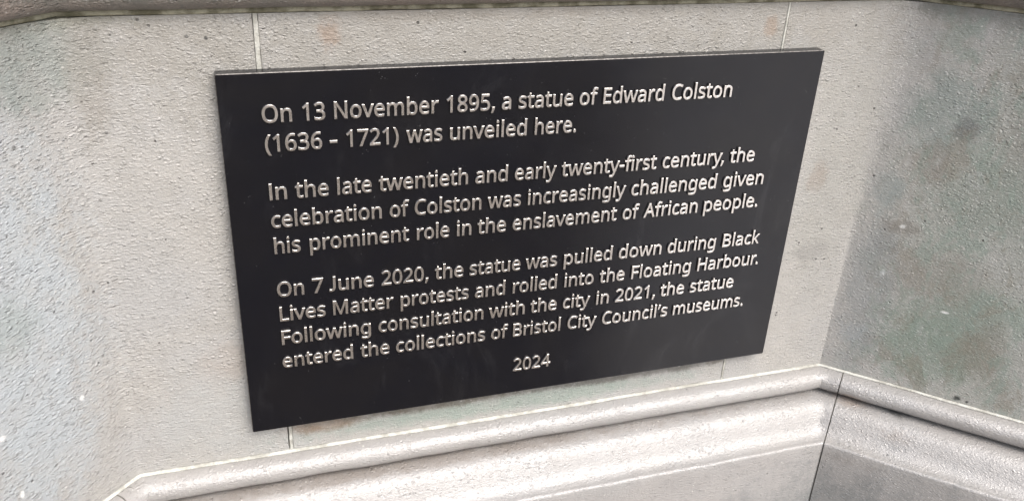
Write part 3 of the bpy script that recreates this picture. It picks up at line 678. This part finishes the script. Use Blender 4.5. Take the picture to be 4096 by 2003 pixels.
  'r': [413,[[[114,0,85,0,85,179],[85,357,85,536,109,536],[133,536,157,536,160,503],[164,471,167,438,168,438],[170,438,171,438,188,467],[211,493,238,514,265,535],[298,546,335,546,345,546],[356,546,368,545,379,543],[389,542,398,540,394,513],[391,486,387,459,378,461],[369,463,359,464,348,465],[338,466,329,466,302,466],[276,459,252,444,228,429],[209,408,194,381,180,353],[173,322,173,286,173,191],[173,95,173,0,144,0]]]],
  's': [479,[[[285,-10,220,-10,183,-10],[151,-7,123,-1,97,5],[73,13,52,24,52,51],[52,77,52,104,73,93],[99,83,129,75,160,66],[191,61,222,61,267,61],[299,68,319,83,339,97],[349,116,349,140,349,153],[345,165,338,176,331,187],[318,197,299,208,280,219],[252,230,217,244,182,257],[153,271,128,284,103,297],[84,313,71,332,58,351],[51,375,51,404,51,449],[70,484,107,509,143,534],[192,546,252,546,285,546],[315,543,343,536,372,530],[398,521,423,510,413,487],[403,463,393,440,370,449],[347,457,322,464,297,471],[272,474,246,474,210,474],[183,468,164,456,145,445],[135,429,135,409,135,394],[139,382,148,372,157,361],[171,351,192,342,212,332],[239,320,273,307,307,294],[336,281,360,267,384,254],[402,238,415,219,428,200],[434,177,434,148,434,96],[415,57,376,30,337,3]]]],
  't': [361,[[[265,-10,249,-10,221,-10],[195,-5,172,4,148,14],[129,31,114,55,99,79],[92,113,92,156,92,260],[92,364,92,468,67,468],[41,468,16,468,16,482],[16,496,16,510,42,522],[67,533,93,545,105,583],[116,621,128,659,145,659],[163,659,180,659,180,618],[180,577,180,536,232,536],[283,536,335,536,335,513],[335,491,335,468,283,468],[232,468,180,468,180,365],[180,261,180,158,180,125],[188,101,204,86,219,70],[239,62,264,62,277,62],[291,63,305,66,319,68],[330,70,339,73,339,51],[339,28,339,6,330,1],[316,-2,299,-5,282,-9]]]],
  'u': [618,[[[309,-10,274,-10,209,-10],[161,5,128,36,95,67],[79,117,79,185,79,302],[79,419,79,536,109,536],[138,536,168,536,168,421],[168,306,168,191,168,106],[208,63,287,63,346,63],[388,80,411,113,433,146],[445,194,445,257,445,350],[445,443,445,536,474,536],[504,536,533,536,533,357],[533,179,533,0,509,0],[485,0,461,0,457,24],[452,47,448,71,447,71],[445,71,444,71,427,43],[403,23,372,9,341,-4]]]],
  'v': [508,[[[237,0,203,0,135,179],[68,357,0,536,31,536],[63,536,94,536,132,431],[170,325,208,220,213,205],[219,189,225,171,231,153],[236,136,241,119,246,103],[249,89,251,78,252,78],[254,78,255,78,258,89],[261,103,266,120,272,137],[277,154,283,172,290,190],[295,206,300,220,338,325],[376,431,414,536,445,536],[477,536,508,536,440,357],[372,179,304,0,270,0]]]],
  'w': [786,[[[191,1,158,1,109,180],[60,358,11,537,41,537],[72,537,102,537,127,442],[151,346,176,251,183,222],[190,193,197,164,204,135],[208,110,211,91,212,91],[214,91,215,91,218,102],[221,116,225,133,228,150],[232,167,237,186,242,204],[246,220,251,235,283,336],[314,436,346,537,378,537],[410,537,442,537,473,436],[503,336,534,235,541,212],[549,188,555,161,562,134],[567,111,570,92,571,92],[573,92,574,92,576,109],[581,132,587,161,594,190],[602,220,610,251,635,346],[660,442,685,537,715,537],[745,537,775,537,725,358],[676,180,626,1,592,1],[557,1,523,1,492,102],[462,202,431,303,422,330],[415,357,408,383,402,410],[397,430,394,445,393,445],[391,445,390,445,387,430],[383,410,377,383,371,357],[363,330,354,302,322,202],[290,101,258,1,225,1]]]],
  'y': [510,[[[136,-240,84,-240,68,-240],[54,-239,42,-238,30,-236],[20,-234,11,-232,11,-209],[11,-185,11,-162,18,-163],[27,-165,37,-166,48,-167],[59,-168,70,-168,101,-168],[125,-159,144,-142,163,-125],[178,-102,189,-73,198,-49],[208,-26,217,-2,145,177],[73,357,1,536,32,536],[64,536,95,536,134,434],[172,333,211,231,221,204],[230,179,238,155,246,130],[252,107,256,85,257,85],[259,85,260,85,264,102],[270,123,278,151,287,178],[296,205,306,232,342,333],[379,435,415,536,447,536],[478,536,510,536,433,333],[356,129,279,-74,260,-125],[236,-165,206,-195,177,-225]]]],
  ' ': [260,[]],
}

def poly(pts):   # straight-sided outline
    out = []
    n = len(pts)
    for i, (x, y) in enumerate(pts):
        a, b = pts[i - 1], pts[(i + 1) % n]
        out.append([x + (a[0] - x) / 3, y + (a[1] - y) / 3, x, y, x + (b[0] - x) / 3, y + (b[1] - y) / 3])
    return out
GLYPHS['I'] = [270, [poly([(90, 0), (90, 714), (180, 714), (180, 0)])]]
GLYPHS['J'] = [390, [[[300, 240, 300, 714, 270, 714], [240, 714, 210, 714, 210, 560], [210, 300, 210, 215, 210, 110],
                      [155, 68, 92, 68, 66, 68], [60, 70, 36, 78, 30, 50], [26, 24, 20, -2, 48, -10], [70, -14, 104, -14, 226, -14], [300, 70, 300, 226, 300, 380]]]]
q = GLYPHS[','][1][0]
GLYPHS['\u2019'] = [230, [[[a, b + 600, c, d + 600, e, f + 600] for a, b, c, d, e, f in q]]]
LINES = [
  (0.4920, [('On', 0.0532, 0.091), ('13', 0.1045, 0.1339), ('November', 0.1456, 0.2871), ('1895,', 0.2983, 0.3676), ('a', 0.3777, 0.3913), ('statue', 0.4023, 0.485), ('of', 0.4947, 0.5229), ('Edward', 0.5318, 0.6297), ('Colston', 0.6426, 0.7442)]),
  (0.4518, [('(1636', 0.054, 0.1279), ('-', 0.1379, 0.1478), ('1721)', 0.16, 0.2312), ('was', 0.2422, 0.2926), ('unveiled', 0.3036, 0.4166), ('here.', 0.4289, 0.4929)]),
  (0.3833, [('In', 0.0543, 0.0772), ('the', 0.0882, 0.1333), ('late', 0.1449, 0.1925), ('twentieth', 0.2023, 0.3312), ('and', 0.3421, 0.3912), ('early', 0.4021, 0.4662), ('twenty-first', 0.475, 0.6312), ('century,', 0.6417, 0.7496), ('the', 0.7598, 0.8043)]),
  (0.3417, [('celebration', 0.0537, 0.2055), ('of', 0.217, 0.2448), ('Colston', 0.2532, 0.3525), ('was', 0.3623, 0.4137), ('increasingly', 0.4246, 0.5835), ('challenged', 0.5936, 0.7423), ('given', 0.7552, 0.829)]),
  (0.3018, [('his', 0.0547, 0.0904), ('prominent', 0.1031, 0.2444), ('role', 0.2561, 0.3047), ('in', 0.3162, 0.3382), ('the', 0.3477, 0.392), ('enslavement', 0.4025, 0.5728), ('of', 0.5832, 0.6113), ('African', 0.6197, 0.7149), ('people.', 0.7263, 0.8264)]),
  (0.2328, [('On', 0.0537, 0.0911), ('7', 0.1028, 0.1183), ('June', 0.1266, 0.1915), ('2020,', 0.2029, 0.2733), ('the', 0.2832, 0.3275), ('statue', 0.3371, 0.4186), ('was', 0.4272, 0.4788), ('pulled', 0.4904, 0.5727), ('down', 0.5843, 0.6599), ('during', 0.6711, 0.7591), ('Black', 0.7727, 0.8427)]),
  (0.1925, [('Lives', 0.0544, 0.1196), ('Matter', 0.1307, 0.2197), ('protests', 0.231, 0.3367), ('and', 0.3467, 0.3954), ('rolled', 0.4081, 0.4812), ('into', 0.4942, 0.5444), ('the', 0.5547, 0.5988), ('Floating', 0.611, 0.7189), ('Harbour.', 0.7321, 0.8488)]),
  (0.1525, [('Following', 0.0543, 0.185), ('consultation', 0.1967, 0.3615), ('with', 0.3707, 0.4298), ('the', 0.4392, 0.4839), ('city', 0.4947, 0.5411), ('in', 0.5527, 0.575), ('2021,', 0.5866, 0.6591), ('the', 0.6684, 0.7127), ('statue', 0.7241, 0.8073)]),
  (0.1122, [('entered', 0.0528, 0.1569), ('the', 0.168, 0.2126), ('collections', 0.2228, 0.3656), ('of', 0.3757, 0.4034), ('Bristol', 0.4122, 0.4931), ('City', 0.5057, 0.556), ('Council’s', 0.5669, 0.687), ('museums.', 0.6978, 0.8341)]),
  (0.0449, [('2024', 0.4155, 0.4801)]),
]

GLYPHS['i'][1][0] = [[a, b + 22, c, d + 22, e, f + 22] for a, b, c, d, e, f in GLYPHS['i'][1][0]]
EM = 0.0319
KERN = {('r', '.'): -55, ('r', ','): -55, ('y', ','): -45, ('F', 'o'): -12, ('l', '\u2019'): -20, ('\u2019', 's'): -15, ('f', 'i'): -20}

from mathutils.geometry import tessellate_polygon

def outline(sp):
    """closed bezier outline -> polygon"""
    pts = []
    n = len(sp)
    for i in range(n):
        p = Vector(sp[i][2:4]); a = Vector(sp[i][4:6]); q = sp[(i + 1) % n]
        b = Vector(q[0:2]); c = Vector(q[2:4])
        d = c - p
        if d.length < 1: continue
        bend = max(abs(d.cross(a - p)), abs(d.cross(b - p))) / d.length
        k = 1 if bend < 1.5 else (3 if d.length < 90 else 6)
        for j in range(k):
            u = j / k
            pts.append(p * (1 - u) ** 3 + a * 3 * u * (1 - u) ** 2 + b * 3 * u * u * (1 - u) + c * u ** 3)
    out = []
    for p in pts:
        if not out or (p - out[-1]).length > 4: out.append(p)
    while (out[0] - out[-1]).length <= 4: out.pop()
    return out

def area(ps): return 0.5 * sum(ps[i - 1].cross(ps[i]) for i in range(len(ps)))

def grow(ps, d):
    """move an outline sideways by d (positive = to the right of its direction), mitred"""
    res = []
    n = len(ps)
    for i in range(n):
        e0 = (ps[i] - ps[i - 1]).normalized(); e1 = (ps[(i + 1) % n] - ps[i]).normalized()
        n0 = Vector((e0.y, -e0.x)); n1 = Vector((e1.y, -e1.x))
        m = n0 + n1
        m = m.normalized() if m.length > 1e-3 else n0
        res.append(ps[i] + m * d / max(0.55, m.dot(n0)))
    return res

def inside(p, ps):
    c = False
    for i in range(len(ps)):
        a, b = ps[i - 1], ps[i]
        if (a.y > p.y) != (b.y > p.y) and p.x < (b.x - a.x) * (p.y - a.y) / (b.y - a.y) + a.x: c = not c
    return c

def fill(loops):
    """triangles of an outline with holes; nudges the points when the tessellator drops a piece"""
    want = abs(area(loops[0])) - sum(abs(area(l)) for l in loops[1:])
    pts = [p for l in loops for p in l]
    best = None
    for k in range(40):
        rot = random.Random(k)
        tris = tessellate_polygon([[Vector((p.x + rot.uniform(-1, 1) * 0.02 * k, p.y + rot.uniform(-1, 1) * 0.02 * k, 0)) for p in l] for l in loops])
        got = sum(abs((pts[b] - pts[a]).cross(pts[c] - pts[a])) / 2 for a, b, c in tris)
        if best is None or abs(got - want) < best[0]: best = (abs(got - want), tris)
        if abs(got - want) < want * 0.004: break
    return best[1]

BOLD, CHAMFER = 17.0, 10.0           # 1/1000 em: weight added to each side, width of the chamfer
RELIEF = 0.0034
def text_line(words, base):
    verts, faces, side = [], [], []
    for w, xa, xb in words:
        pen, placed, prev = 0, [], None
        for ch in w:
            adv, sps = GLYPHS[ch]
            pen += KERN.get((prev, ch), 0)
            placed.append((pen, sps)); pen += adv; prev = ch
        xs = [p[2] + o for o, sps in placed for s in sps for p in s]
        lo, hi = min(xs) - BOLD, max(xs) + BOLD
        k = (xb - xa) / (hi - lo)
        for o, sps in placed:
            cs = [outline(s) for s in sps]
            sgn = 1.0 if area(max(cs, key=lambda c: abs(area(c)))) > 0 else -1.0
            idx = []
            for c in cs:
                rings = []
                tilt = CHAMFER * EM / 1000
                for d, y in ((BOLD - CHAMFER, -RELIEF), (BOLD - 1.5, -RELIEF + tilt * 0.75), (BOLD + 2.0, 0.0004)):
                    g = grow(c, d * sgn)
                    i0 = len(verts)
                    verts.extend((xa + (p.x + o - lo) * k, y, base + p.y * EM / 1000.0) for p in g)
                    rings.append((i0, g))
                n = len(c)
                for (r0, _), (r1, _) in zip(rings[:-1], rings[1:]):
                    for i in range(n):
                        j = (i + 1) % n
                        f = (r0 + i, r0 + j, r1 + j, r1 + i)
                        if r0 != rings[0][0]: side.append(len(faces))
                        faces.append(f if sgn > 0 else f[::-1])
                idx.append(rings[0])
            outer = [q for q, c in enumerate(cs) if area(c) * sgn > 0]
            for q in outer:
                grp = [q] + [h for h in range(len(cs)) if h not in outer and inside(cs[h][0], cs[q])]
                flat = [idx[g][0] + i for g in grp for i in range(len(cs[g]))]
                for tri in fill([idx[g][1] for g in grp]):
                    a, b, c = [flat[i] for i in tri]
                    va, vb, vc = verts[a], verts[b], verts[c]
                    ccw = (vb[0] - va[0]) * (vc[2] - va[2]) - (vb[2] - va[2]) * (vc[0] - va[0])
                    faces.append((a, b, c) if ccw > 0 else (a, c, b))
    o = mesh_obj("text_line", verts, faces, M_LETTER, plq, smooth=9, recalc=False)
    o.data.materials.append(M_SIDE)
    for i in side: o.data.polygons[i].material_index = 1
    return o
for base, words in LINES:
    text_line(words, base)
